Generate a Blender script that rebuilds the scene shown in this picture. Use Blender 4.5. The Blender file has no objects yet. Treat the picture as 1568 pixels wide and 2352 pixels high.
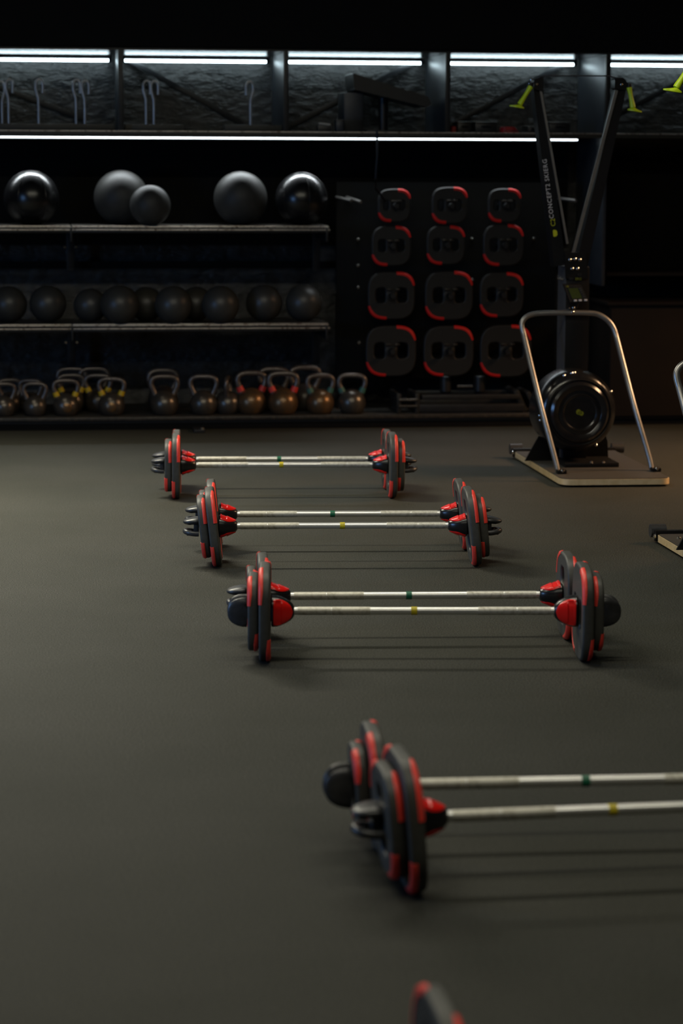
import bpy, bmesh, math, random
from mathutils import Vector, Matrix
random.seed(7)
R = math.radians
PI = math.pi
S = bpy.context.scene
COL = S.collection

# ------------------------------------------------------------------ camera, world, lights, exposure
F_PX = 5553.3                       # focal length in pixels of a 1568 x 2352 frame (an 85 mm lens on a 36 mm tall frame)
CAM_Z, PITCH, YAW, ROLL = 1.7, math.atan((1176 - 368) / F_PX), R(7.0), 0.004
FWD = Vector((math.sin(YAW) * math.cos(PITCH), math.cos(YAW) * math.cos(PITCH), -math.sin(PITCH)))
_r0 = Vector((math.cos(YAW), -math.sin(YAW), 0))
_u0 = _r0.cross(FWD)
RIGHT = _r0 * math.cos(ROLL) + _u0 * math.sin(ROLL)
UP = _u0 * math.cos(ROLL) - _r0 * math.sin(ROLL)
CAM = Vector((0, 0, CAM_Z))
cam = bpy.data.cameras.new('camera')
cam.sensor_fit = 'VERTICAL'
cam.sensor_height = 36.0
cam.lens = 85.0
cam.clip_end = 100
cam.dof.use_dof = True
cam.dof.focus_distance = 10.1
cam.dof.aperture_fstop = 2.8
camo = bpy.data.objects.new('camera', cam)
COL.objects.link(camo)
m3 = Matrix((RIGHT, UP, -FWD)).transposed()
camo.matrix_world = Matrix.Translation(CAM) @ m3.to_4x4()
S.camera = camo

S.view_settings.view_transform = 'Standard'
S.view_settings.look = 'None'
S.view_settings.gamma = 1.0
S.view_settings.use_curve_mapping = False
S.view_settings.exposure = 0.0

world = bpy.data.worlds.new('world')
S.world = world
world.use_nodes = True
world.node_tree.nodes['Background'].inputs[0].default_value = (0.5, 0.55, 0.6, 1)
world.node_tree.nodes['Background'].inputs[1].default_value = 0.0015


def area(name, loc, target, sx, sy, power, color):
    l = bpy.data.lights.new(name, 'AREA')
    l.shape = 'RECTANGLE'
    l.size, l.size_y = sx, sy
    l.energy = power
    l.color = color
    o = bpy.data.objects.new(name, l)
    COL.objects.link(o)
    o.location = loc
    d = Vector(target) - Vector(loc)
    o.rotation_euler = d.to_track_quat('-Z', 'Y').to_euler()
    return o


WARM = (1.0, 0.95, 0.77)
# three assumed rows of unseen ceiling tubes running parallel to the back wall; the far row is tilted into the room
for tx, ty, tl, tp, tilt, spread in ((0.6, 4.2, 5.0, 64, 0, 180), (0.4, 8.7, 4.6, 105, 0, 180), (-1.6, 13.2, 3.0, 190, -20, 105)):
    l = bpy.data.lights.new('assumed_ceiling_lamp', 'AREA')
    l.shape = 'RECTANGLE'
    l.size, l.size_y = tl, 0.09
    l.energy = tp
    l.color = WARM
    l.spread = R(spread)
    o = bpy.data.objects.new('assumed_ceiling_lamp', l)
    COL.objects.link(o)
    o.location = (tx, ty, 3.98)
    o.rotation_euler = (R(tilt), 0, 0)
# assumed side lights out of view: cool left, warm right
area('assumed_cool_side_light', (-5.4, 8.2, 1.5), (0, 9.5, 0.4), 2.6, 1.8, 90, (0.25, 0.5, 1.0)).data.spread = R(125)
area('assumed_warm_side_light', (6.6, 12.8, 3.0), (4.5, 12.9, 0.0), 1.0, 1.0, 75, (1.0, 0.58, 0.30)).data.spread = R(80)


def at(px, py, Y=None, z=None):
    """A point of the place: where the sight line through a point of the photograph meets the plane y = Y, or the level z."""
    d = FWD + RIGHT * ((px - 784) / F_PX) - UP * ((py - 1176) / F_PX)
    t = Y / d.y if Y is not None else (z - CAM_Z) / d.z
    return CAM + d * t


# ------------------------------------------------------------------ materials
def mat(name, color, rough=0.5, metal=0.0, spec=0.5, noise=None, bump=None, coat=0.0, emit=None, roughvar=None):
    """noise=(scale, colour2, lo, hi); bump=(scale, strength, distance, stretch)"""
    m = bpy.data.materials.new(name)
    m.use_nodes = True
    nt = m.node_tree
    b = nt.nodes['Principled BSDF']
    b.inputs['Base Color'].default_value = (*color, 1)
    b.inputs['Roughness'].default_value = rough
    b.inputs['Metallic'].default_value = metal
    b.inputs['Specular IOR Level'].default_value = spec
    b.inputs['Coat Weight'].default_value = coat
    b.inputs['Coat Roughness'].default_value = 0.08
    tc = nt.nodes.new('ShaderNodeTexCoord')
    if noise:
        n = nt.nodes.new('ShaderNodeTexNoise')
        n.inputs['Scale'].default_value = noise[0]
        n.inputs['Detail'].default_value = 6
        nt.links.new(tc.outputs['Object'], n.inputs['Vector'])
        r = nt.nodes.new('ShaderNodeValToRGB')
        r.color_ramp.elements[0].position = noise[2]
        r.color_ramp.elements[1].position = noise[3]
        r.color_ramp.elements[0].color = (*color, 1)
        r.color_ramp.elements[1].color = (*noise[1], 1)
        nt.links.new(n.outputs['Fac'], r.inputs['Fac'])
        nt.links.new(r.outputs['Color'], b.inputs['Base Color'])
    if bump:
        n = nt.nodes.new('ShaderNodeTexNoise')
        n.inputs['Scale'].default_value = bump[0]
        n.inputs['Detail'].default_value = 7
        mp = nt.nodes.new('ShaderNodeMapping')
        mp.inputs['Scale'].default_value = bump[3] if len(bump) > 3 else (1, 1, 1)
        nt.links.new(tc.outputs['Object'], mp.inputs['Vector'])
        nt.links.new(mp.outputs['Vector'], n.inputs['Vector'])
        bp = nt.nodes.new('ShaderNodeBump')
        bp.inputs['Strength'].default_value = bump[1]
        bp.inputs['Distance'].default_value = bump[2]
        nt.links.new(n.outputs['Fac'], bp.inputs['Height'])
        nt.links.new(bp.outputs['Normal'], b.inputs['Normal'])
    if roughvar:
        n = nt.nodes.new('ShaderNodeTexNoise')
        n.inputs['Scale'].default_value = roughvar[0]
        n.inputs['Detail'].default_value = 5
        nt.links.new(tc.outputs['Object'], n.inputs['Vector'])
        mr = nt.nodes.new('ShaderNodeMapRange')
        mr.inputs[1].default_value, mr.inputs[2].default_value = 0.3, 0.7
        mr.inputs[3].default_value, mr.inputs[4].default_value = roughvar[1], roughvar[2]
        nt.links.new(n.outputs['Fac'], mr.inputs[0])
        nt.links.new(mr.outputs[0], b.inputs['Roughness'])
    if emit:
        b.inputs['Emission Color'].default_value = (*emit[0], 1)
        b.inputs['Emission Strength'].default_value = emit[1]
    return m


def floor_material():
    m = mat('rubber_floor', (0.03, 0.03, 0.027), 0.65)
    nt = m.node_tree
    b = nt.nodes['Principled BSDF']
    tc = nt.nodes.new('ShaderNodeTexCoord')

    def noise(scale, detail=3, rough=0.6):
        n = nt.nodes.new('ShaderNodeTexNoise')
        n.inputs['Scale'].default_value = scale
        n.inputs['Detail'].default_value = detail
        n.inputs['Roughness'].default_value = rough
        nt.links.new(tc.outputs['Object'], n.inputs['Vector'])
        return n
    grain, blotch, fleck = noise(190, 3, 0.7), noise(1.3, 5), noise(120, 0)
    r = nt.nodes.new('ShaderNodeValToRGB')
    r.color_ramp.elements[0].position, r.color_ramp.elements[1].position = 0.40, 0.61
    r.color_ramp.elements[0].color = (0.012, 0.012, 0.010, 1)
    r.color_ramp.elements[1].color = (0.072, 0.073, 0.060, 1)
    nt.links.new(grain.outputs['Fac'], r.inputs['Fac'])
    r2 = nt.nodes.new('ShaderNodeValToRGB')
    r2.color_ramp.elements[0].position, r2.color_ramp.elements[1].position = 0.3, 0.7
    r2.color_ramp.elements[0].color = (0.82, 0.83, 0.80, 1)
    r2.color_ramp.elements[1].color = (1.12, 1.10, 1.12, 1)
    nt.links.new(blotch.outputs['Fac'], r2.inputs['Fac'])
    mx = nt.nodes.new('ShaderNodeMix')
    mx.data_type, mx.blend_type = 'RGBA', 'MULTIPLY'
    mx.inputs[0].default_value = 1
    nt.links.new(r.outputs['Color'], mx.inputs[6])
    nt.links.new(r2.outputs['Color'], mx.inputs[7])
    r3 = nt.nodes.new('ShaderNodeValToRGB')              # rare pale flecks of dust
    r3.color_ramp.elements[0].position, r3.color_ramp.elements[1].position = 0.865, 0.89
    nt.links.new(fleck.outputs['Fac'], r3.inputs['Fac'])
    mx2 = nt.nodes.new('ShaderNodeMix')
    mx2.data_type = 'RGBA'
    nt.links.new(r3.outputs['Color'], mx2.inputs[0])
    nt.links.new(mx.outputs[2], mx2.inputs[6])
    mx2.inputs[7].default_value = (0.16, 0.155, 0.13, 1)
    nt.links.new(mx2.outputs[2], b.inputs['Base Color'])
    bp = nt.nodes.new('ShaderNodeBump')
    bp.inputs['Strength'].default_value, bp.inputs['Distance'].default_value = 0.5, 0.004
    nt.links.new(grain.outputs['Fac'], bp.inputs['Height'])
    nt.links.new(bp.outputs['Normal'], b.inputs['Normal'])
    b.inputs['Specular IOR Level'].default_value = 0.12
    return m


M = {
    'floor': floor_material(),
    'wall': mat('rough_black_wall', (0.017, 0.0175, 0.017), 0.25, spec=0.6, noise=(7, (0.046, 0.046, 0.044), 0.35, 0.75),
                bump=(26, 0.7, 0.015, (1, 1, 3.2))),
    'dark_wall': mat('dark_wall_paint', (0.006, 0.006, 0.006), 0.8, noise=(3, (0.009, 0.009, 0.009), 0.3, 0.7)),
    'board': mat('matte_black_board', (0.0035, 0.0035, 0.0035), 0.75, spec=0.15, noise=(5, (0.005, 0.005, 0.0045), 0.3, 0.7)),
    'brown_board': mat('dark_brown_board', (0.009, 0.006, 0.004), 0.7, spec=0.2, noise=(4, (0.013, 0.008, 0.005), 0.3, 0.7)),
    'soffit': mat('gloss_black_panel', (0.02, 0.02, 0.02), 0.26, metal=0.0, spec=0.35, bump=(2, 0.012, 0.01)),
    'steel_black': mat('black_steel', (0.012, 0.013, 0.015), 0.42, metal=0.2, noise=(30, (0.017, 0.018, 0.02), 0.3, 0.7)),
    'steel_blue': mat('dark_blue_steel', (0.03, 0.036, 0.045), 0.4, metal=0.3, noise=(12, (0.045, 0.05, 0.058), 0.3, 0.7)),
    'shelf_metal': mat('worn_shelf_metal', (0.05, 0.048, 0.044), 0.38, metal=0.6, noise=(40, (0.10, 0.085, 0.07), 0.42, 0.7)),
    'shelf_edge': mat('worn_lit_edge', (0.55, 0.50, 0.44), 0.38, metal=0.6, noise=(55, (0.16, 0.11, 0.08), 0.52, 0.68)),  # pale base paints the light caught by the edges, brown mottling over it
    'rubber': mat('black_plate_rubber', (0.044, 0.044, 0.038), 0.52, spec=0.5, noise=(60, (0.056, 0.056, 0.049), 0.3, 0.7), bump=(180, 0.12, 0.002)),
    'rubber_shaded': mat('shaded_black_rubber', (0.010, 0.010, 0.010), 0.5, spec=0.4, noise=(60, (0.014, 0.014, 0.0135), 0.3, 0.7), bump=(180, 0.12, 0.002)),  # darker copy of the plate rubber, dimness at the wall put into the colour
    'red': mat('red_rubber', (0.92, 0.065, 0.045), 0.45, noise=(40, (0.85, 0.056, 0.039), 0.35, 0.7)),
    'red_deep': mat('deep_red_rubber', (0.72, 0.008, 0.006), 0.5, noise=(40, (0.65, 0.007, 0.005), 0.35, 0.7)),
    'red_gloss': mat('red_gloss_plastic', (0.84, 0.014, 0.010), 0.24, noise=(30, (0.78, 0.012, 0.009), 0.35, 0.7)),
    'hub': mat('black_gloss_plastic', (0.007, 0.007, 0.008), 0.28, noise=(30, (0.010, 0.010, 0.011), 0.35, 0.7)),
    'clip': mat('dark_grey_plastic', (0.030, 0.031, 0.033), 0.36, noise=(45, (0.045, 0.046, 0.048), 0.4, 0.7)),
    'chrome': mat('brushed_steel', (0.78, 0.78, 0.76), 0.36, metal=0.8, noise=(25, (0.74, 0.74, 0.72), 0.35, 0.7)),
    'knurl': mat('worn_knurled_steel', (0.62, 0.605, 0.54), 0.50, metal=0.6, noise=(60, (0.36, 0.34, 0.28), 0.46, 0.75), bump=(600, 0.5, 0.001)),
    'tape_yellow': mat('yellow_tape', (0.62, 0.50, 0.015), 0.45, noise=(80, (0.52, 0.42, 0.012), 0.4, 0.7)),
    'tape_green': mat('green_tape', (0.006, 0.15, 0.075), 0.45, noise=(80, (0.005, 0.12, 0.06), 0.4, 0.7)),
    'gloss_ball': mat('gloss_black_vinyl', (0.006, 0.006, 0.0065), 0.27, spec=0.6, noise=(10, (0.010, 0.010, 0.011), 0.35, 0.7), bump=(9, 0.06, 0.01)),
    'matte_ball': mat('matte_black_rubber', (0.034, 0.034, 0.032), 0.52, spec=0.35, noise=(30, (0.042, 0.041, 0.038), 0.35, 0.7), bump=(220, 0.2, 0.002)),
    'slam_ball': mat('dark_slam_rubber', (0.042, 0.042, 0.039), 0.40, spec=0.6, noise=(25, (0.052, 0.050, 0.046), 0.35, 0.7), bump=(160, 0.2, 0.002)),
    'iron': mat('cast_iron', (0.11, 0.10, 0.088), 0.31, metal=0.7, noise=(28, (0.15, 0.125, 0.10), 0.35, 0.7), bump=(110, 0.25, 0.002)),
    'rust': mat('rusty_cast_iron', (0.17, 0.11, 0.065), 0.32, metal=0.65, noise=(35, (0.26, 0.14, 0.055), 0.4, 0.7), bump=(110, 0.3, 0.002)),
    'handle_iron': mat('worn_handle_iron', (0.19, 0.165, 0.15), 0.38, metal=0.7, noise=(40, (0.12, 0.10, 0.09), 0.4, 0.7)),
    'tube_grey': mat('grey_tube', (0.30, 0.29, 0.275), 0.36, metal=0.75, noise=(20, (0.25, 0.24, 0.23), 0.4, 0.7)),
    'hook_grey': mat('grey_steel_hook', (0.50, 0.51, 0.52), 0.30, metal=0.55, noise=(20, (0.42, 0.425, 0.43), 0.4, 0.7)),
    'ply': mat('pale_plywood', (0.64, 0.49, 0.28), 0.5, noise=(30, (0.50, 0.37, 0.19), 0.35, 0.7)),
    'grip': mat('black_grip_sheet', (0.024, 0.022, 0.019), 0.65, noise=(120, (0.040, 0.037, 0.031), 0.35, 0.7), bump=(300, 0.3, 0.002)),
    'ski_black': mat('black_powder_coat', (0.005, 0.005, 0.0055), 0.42, spec=0.25, noise=(60, (0.007, 0.007, 0.0075), 0.35, 0.7)),
    'ski_gloss': mat('gloss_black_housing', (0.008, 0.008, 0.009), 0.20, noise=(30, (0.011, 0.011, 0.012), 0.35, 0.7)),
    'ski_side': mat('blue_black_extrusion', (0.045, 0.045, 0.050), 0.5, noise=(30, (0.053, 0.053, 0.058), 0.35, 0.7)),
    'ski_arm': mat('black_arm_extrusion', (0.004, 0.0043, 0.0055), 0.5, spec=0.2, noise=(30, (0.005, 0.0054, 0.0068), 0.35, 0.7)),
    'lime': mat('lime_plastic', (0.43, 0.60, 0.01), 0.42, noise=(40, (0.38, 0.54, 0.01), 0.35, 0.7)),
    'bolt': mat('bright_bolt', (0.75, 0.73, 0.68), 0.22, metal=1.0, noise=(90, (0.6, 0.58, 0.54), 0.4, 0.7)),
    'lcd': mat('green_lcd', (0.030, 0.045, 0.010), 0.25, noise=(60, (0.026, 0.040, 0.009), 0.35, 0.7)),
    'print_white': mat('white_print', (0.6, 0.57, 0.57), 0.5, noise=(60, (0.55, 0.52, 0.52), 0.35, 0.7)),
    'print_yellow': mat('yellow_print', (0.50, 0.50, 0.01), 0.5, noise=(60, (0.45, 0.45, 0.01), 0.35, 0.7)),
    'dim_yellow': mat('dim_yellow_print', (0.17, 0.19, 0.008), 0.5, noise=(60, (0.14, 0.16, 0.007), 0.35, 0.7)),
    'red_cloth': mat('red_nylon', (0.45, 0.012, 0.010), 0.55, noise=(20, (0.25, 0.008, 0.007), 0.4, 0.7), bump=(14, 0.4, 0.02)),
    'case': mat('dark_grey_case', (0.013, 0.013, 0.013), 0.4, noise=(30, (0.018, 0.018, 0.018), 0.35, 0.7)),
    'pale': mat('pale_plastic', (0.5, 0.46, 0.40), 0.4, noise=(30, (0.42, 0.38, 0.33), 0.35, 0.7)),
    'olive_bar': mat('dark_olive_steel', (0.022, 0.022, 0.017), 0.5, noise=(25, (0.03, 0.028, 0.02), 0.35, 0.7)),
    'led': mat('led_diffuser', (0.8, 0.8, 0.8), 0.5, emit=((0.72, 0.92, 1.0), 15.0)),
    'led_low': mat('led_diffuser_low', (0.8, 0.8, 0.8), 0.5, emit=((0.86, 0.96, 1.0), 6.0)),
}


# ------------------------------------------------------------------ mesh helpers
class MB:
    def __init__(self):
        self.v, self.f = [], []

    def add(self, vs, fs):
        k = len(self.v)
        self.v += [tuple(p) for p in vs]
        self.f += [tuple(i + k for i in f) for f in fs]
        return self

    def box(self, c, s, b=0.0, rot=None):
        """a box with its edges cut off by b"""
        hx, hy, hz = s[0] / 2, s[1] / 2, s[2] / 2
        b = min(b, hx * .9, hy * .9, hz * .9)
        bm = bmesh.new()
        bmesh.ops.create_cube(bm, size=1)
        for v in bm.verts:
            v.co = Vector((v.co.x * s[0], v.co.y * s[1], v.co.z * s[2]))
        if b > 0:
            bmesh.ops.bevel(bm, geom=bm.edges[:], offset=b, segments=2, profile=0.6, affect='EDGES', clamp_overlap=True)
        mt = Matrix.Translation(c) @ (rot.to_4x4() if rot is not None else Matrix())
        bm.verts.ensure_lookup_table()
        self.add([mt @ v.co for v in bm.verts], [[v.index for v in f.verts] for f in bm.faces])
        bm.free()
        return self

    def tube(self, pts, r, n=12, closed=False, caps=True):
        pts = [Vector(p) for p in pts]
        rs = r if isinstance(r, (list, tuple)) else [r] * len(pts)
        rings, vs = [], []
        prev = None
        for i, p in enumerate(pts):
            if closed:
                t = pts[(i + 1) % len(pts)] - pts[i - 1]
            else:
                t = pts[min(i + 1, len(pts) - 1)] - pts[max(i - 1, 0)]
            t.normalize()
            if prev is None:
                a = Vector((0, 0, 1)) if abs(t.z) < .9 else Vector((1, 0, 0))
                u = t.cross(a).normalized()
            else:
                u = (prev - t * prev.dot(t)).normalized()
            prev = u
            w = t.cross(u)
            k = len(vs)
            rings.append(list(range(k, k + n)))
            vs += [p + (u * math.cos(2 * PI * j / n) + w * math.sin(2 * PI * j / n)) * rs[i] for j in range(n)]
        fs = []
        m = len(rings)
        for i in range(m if closed else m - 1):
            a, b = rings[i], rings[(i + 1) % m]
            fs += [(a[j], a[(j + 1) % n], b[(j + 1) % n], b[j]) for j in range(n)]
        if caps and not closed:
            fs += [tuple(reversed(rings[0])), tuple(rings[-1])]
        return self.add(vs, fs)

    def lathe(self, prof, n=40, mt=None, cap=True):
        """prof: (radius, height) turned about local z"""
        mt = mt or Matrix()
        vs, rings = [], []
        for r, h in prof:
            k = len(vs)
            rings.append(list(range(k, k + n)))
            vs += [mt @ Vector((r * math.cos(2 * PI * j / n), r * math.sin(2 * PI * j / n), h)) for j in range(n)]
        fs = []
        for a, b in zip(rings, rings[1:]):
            fs += [(a[j], a[(j + 1) % n], b[(j + 1) % n], b[j]) for j in range(n)]
        if cap:
            fs += [tuple(reversed(rings[0])), tuple(rings[-1])]
        return self.add(vs, fs)

    def loft(self, sections, cap=True):
        n = len(sections[0])
        vs = [p for s in sections for p in s]
        fs = []
        for i in range(len(sections) - 1):
            a, b = i * n, (i + 1) * n
            fs += [(a + j, a + (j + 1) % n, b + (j + 1) % n, b + j) for j in range(n)]
        if cap:
            fs += [tuple(reversed(range(n))), tuple(range((len(sections) - 1) * n, len(sections) * n))]
        return self.add(vs, fs)

    def prism(self, poly, d, mt=None):
        """a flat outline in local xy, d thick along local z"""
        mt = mt or Matrix()
        n = len(poly)
        vs = [mt @ Vector((x, y, 0)) for x, y in poly] + [mt @ Vector((x, y, d)) for x, y in poly]
        fs = [tuple(reversed(range(n))), tuple(range(n, 2 * n))]
        fs += [(j, (j + 1) % n, n + (j + 1) % n, n + j) for j in range(n)]
        return self.add(vs, fs)

    def mesh(self, name, m, smooth=35):
        me = bpy.data.meshes.new(name)
        me.from_pydata([tuple(v) for v in self.v], [], self.f)
        bm = bmesh.new()
        bm.from_mesh(me)
        bmesh.ops.recalc_face_normals(bm, faces=bm.faces[:])
        bm.to_mesh(me)
        bm.free()
        me.materials.append(m)
        finish(me, smooth)
        return me

    def build(self, name, m, parent=None, smooth=35):
        return put(name, self.mesh(name, m, smooth), parent)


def finish(me, smooth=35):
    if smooth:
        me.polygons.foreach_set('use_smooth', [True] * len(me.polygons))
        me.set_sharp_from_angle(angle=R(smooth))


def put(name, me, parent=None, mt=None):
    o = bpy.data.objects.new(name, me)
    COL.objects.link(o)
    if parent is not None:
        o.parent = parent
    if mt is not None:
        o.matrix_local = mt
    return o


def tag(o, label, cat, group=None):
    o['label'] = label
    o['category'] = cat
    if group:
        o['group'] = group
    return o


def thing(name, label, cat, loc=(0, 0, 0), rz=0.0, group=None):
    o = bpy.data.objects.new(name, None)
    COL.objects.link(o)
    o.empty_display_size = 0.1
    o.location = loc
    o.rotation_euler = (0, 0, rz)
    return tag(o, label, cat, group)


def struct(name, bm, m, smooth=35):
    o = bm.build(name, m, None, smooth)
    o['kind'] = 'structure'
    return o


def copy_tree(o, parent=None):
    c = o.copy()
    COL.objects.link(c)
    if parent is not None:
        c.parent = parent
        c.matrix_parent_inverse = o.matrix_parent_inverse
    for ch in list(o.children):
        copy_tree(ch, c)
    return c


def drop(o):
    for ch in list(o.children):
        drop(ch)
    bpy.data.objects.remove(o)


def curve_mesh(name, splines, extrude, bevel, m, res=2):
    cu = bpy.data.curves.new(name, 'CURVE')
    cu.dimensions = '2D'
    cu.fill_mode = 'BOTH'
    cu.extrude, cu.bevel_depth, cu.bevel_resolution = extrude, bevel, res
    for sp in splines:
        s = cu.splines.new('POLY')
        s.points.add(len(sp) - 1)
        for p, q in zip(s.points, sp):
            p.co = (q[0], q[1], 0, 1)
        s.use_cyclic_u = True
    o = bpy.data.objects.new(name, cu)
    me = bpy.data.meshes.new_from_object(o)
    me.name = name
    me.materials.clear()
    me.materials.append(m)
    bpy.data.objects.remove(o)
    finish(me, 40)
    return me


def text_mesh(name, body, size, m, extrude=0.0004, spacing=1.0):
    cu = bpy.data.curves.new(name, 'FONT')
    cu.body, cu.size, cu.extrude = body, size, extrude
    cu.align_x, cu.align_y = 'CENTER', 'CENTER'
    cu.space_character = spacing
    cu.resolution_u = 2
    o = bpy.data.objects.new(name, cu)
    me = bpy.data.meshes.new_from_object(o)
    me.name = name
    me.materials.clear()
    me.materials.append(m)
    bpy.data.objects.remove(o)
    return me


def superell(a, b, n, k=48, c=(0, 0)):
    out = []
    for i in range(k):
        t = 2 * PI * i / k
        x, y = math.cos(t), math.sin(t)
        out.append((c[0] + a * math.copysign(abs(x) ** (2 / n), x), c[1] + b * math.copysign(abs(y) ** (2 / n), y)))
    return out


def rounded_poly(pts, r, k=6):
    """a polygon with rounded corners"""
    out = []
    n = len(pts)
    for i in range(n):
        p, a, b = Vector(pts[i]), Vector(pts[i - 1]), Vector(pts[(i + 1) % n])
        rr = r[i] if isinstance(r, (list, tuple)) else r
        d0, d1 = (a - p), (b - p)
        l0, l1 = min(rr, d0.length * .49), min(rr, d1.length * .49)
        s, e = p + d0.normalized() * l0, p + d1.normalized() * l1
        for j in range(k + 1):
            t = j / k
            out.append(tuple(s * (1 - t) ** 2 + p * 2 * t * (1 - t) + e * t * t))
    return out


# ------------------------------------------------------------------ the room
YF, YW = 15.3, 16.2                # front of the storage wall, the wall behind it
XL, XR, YB, ZC = -5.5, 7.5, -2.5, 4.3
struct('floor', MB().box(((XL + XR) / 2, (YB + YW) / 2, -0.05), (XR - XL + .4, YW - YB + .6, 0.1)), M['floor'])


def rough_wall():
    bm = MB()
    nx, nz = 420, 230
    x0, x1 = -1.2, 5.2
    z0, z1 = 0.0, 2.46
    rnd = random.Random(3)
    from mathutils import noise as N
    vs = []
    for j in range(nz + 1):
        for i in range(nx + 1):
            x, z = x0 + (x1 - x0) * i / nx, z0 + (z1 - z0) * j / nz
            p = Vector((x * 12.0, z * 30.0, 2.0))
            h = 0.0050 * N.fractal(p, 0.8, 2.1, 3) + 0.012 * max(0, N.noise(Vector((x * 5.1, z * 9.0, 9.0))) - .30)
            vs.append((x, YW - 0.012 - h, z))
    fs = [(j * (nx + 1) + i, j * (nx + 1) + i + 1, (j + 1) * (nx + 1) + i + 1, (j + 1) * (nx + 1) + i) for j in range(nz) for i in range(nx)]
    bm.add(vs, fs)
    bm.box(((XL + XR) / 2, YW + .1, ZC / 2), (XR - XL, 0.16, ZC))
    return bm


struct('wall_back', rough_wall(), M['wall'], 0).data.polygons.foreach_set('use_smooth', [True] * (420 * 230) + [False] * 6)
struct('wall_left', MB().box((XL - .1, (YB + YW) / 2, ZC / 2), (0.2, YW - YB, ZC)), M['dark_wall'])
struct('wall_right', MB().box((XR + .1, (YB + YW) / 2, ZC / 2), (0.2, YW - YB, ZC)), M['dark_wall'])
struct('wall_front', MB().box(((XL + XR) / 2, YB - .1, ZC / 2), (XR - XL, 0.2, ZC)), M['dark_wall'])
struct('ceiling', MB().box(((XL + XR) / 2, (YB + YW) / 2, ZC + .05), (XR - XL + .4, YW - YB + .4, 0.1)), M['dark_wall'])

# the dropped bulkhead over the storage wall: black front, glossy underside
ZS = 2.372
struct('trim_1', MB().box((1.0, (YF - .03 + YW - .03) / 2, (ZS + .02 + ZC) / 2), (13.0, YW - YF - .0, ZC - ZS - .02)), M['board'])
struct('trim_2', MB().box((1.0, (YF + YW - .03) / 2, ZS + .008), (13.0, YW - YF - .04, 0.016)), M['soffit'])

# ------------------------------------------------------------------ the steel storage frame on the back wall
frame = thing('storage_rack', 'black steel wall rack with posts, diagonal braces and a deep high deck', 'rack', (1.5, YF, 0))
T = lambda x, y, z: (x - 1.5, y - YF, z)
POSTS = (-0.543, 0.487, 1.519, 2.545, 3.578, 4.61)
ZD = 1.876                          # top of the high deck
for x in POSTS:
    MB().box(T(x, YF + .02, (ZD + ZS) / 2), (0.033, 0.04, ZS - ZD), .003).build('post', M['steel_black'], frame)
    z0 = ZD if x < 3 else 0.9
    MB().box(T(x, YF + .44, (z0 + ZS) / 2), (0.022, 0.80, ZS - z0 - .004), .003).build('side_panel', M['steel_blue'], frame)
MB().box(T(1.9, YF + .02, 1.861), (6.4, 0.05, 0.031), .004).build('deck_front_rail', M['olive_bar'], frame)
MB().box(T(1.9, YF + .47, 1.862), (6.4, 0.83, 0.024), .002).build('deck_panel', M['steel_black'], frame)
MB().box(T(1.9, YF - .006, ZD - .002), (6.4, 0.006, 0.006), .001).build('lit_edge', M['shelf_edge'], frame)  # pale strip painting the light along the deck's top edge
# diagonal flat braces against the back wall
for (a, b, c, d) in ((-190, 55, 195, 275), (290, 128, 560, 286), (650, 298, 955, 135), (1010, 302, 1300, 140), (1375, 285, 1640, 128)):
    p, q = at(a, b, 16.14), at(c, d, 16.14)
    p.z, q.z = min(p.z, ZS - .02), min(q.z, ZS - .02)
    v = q - p
    rot = Matrix.Rotation(-math.atan2(v.z, v.x), 3, 'Y')
    c0 = (p + q) / 2
    MB().box(T(*c0), (v.length, 0.016, 0.036), .003, rot).build('diagonal_brace', M['steel_black'], frame)

# black backing boards that hide the wall below the deck
board = thing('backing_board', 'matte black backing board on the wall behind the upper ball shelf', 'board', (1.2, 16.12, 1.1))
MB().box((0.05, 0, 0.385), (4.5, 0.03, 0.69), .004).build('panel', M['board'], board)
MB().box((0.05, -.01, -.09), (4.5, 0.05, 0.045), .004).build('lower_rail', M['board'], board)
board2 = thing('backing_board', 'matte black board panel behind the ski machines, right of the last post', 'board', (4.095, 16.02, 0.8))
MB().box((0, 0, 0.44), (0.96, 0.03, 0.88), .004).build('panel', M['board'], board2)
MB().box((0, -.012, 0.885), (0.96, 0.05, 0.02), .003).build('top_rail', M['board'], board2)

# LED tubes: one in each bay under the bulkhead, two under the deck
led_words = ('leftmost LED tube under the ceiling bulkhead, cut by the left frame edge',
             'bright LED tube under the bulkhead in the bay above the double hooked bars',
             'bright LED tube under the bulkhead above the tilted dark panel',
             'bright LED tube under the bulkhead above the red bag',
             'rightmost LED tube under the bulkhead beyond the last post')


def add_led_fill(loc, length, watts_per_m, color, tilt=0):
    """an area lamp added just under a tube to brighten the things below"""
    l = bpy.data.lights.new('added_led_fill', 'AREA')
    l.shape = 'RECTANGLE'
    l.size, l.size_y = length, 0.016
    l.energy = watts_per_m * length
    l.color = color
    l.spread = R(100)
    o = bpy.data.objects.new('added_led_fill', l)
    COL.objects.link(o)
    o.location = (loc[0], loc[1], loc[2] - .014)
    o.rotation_euler = (R(-tilt), 0, 0)


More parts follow.
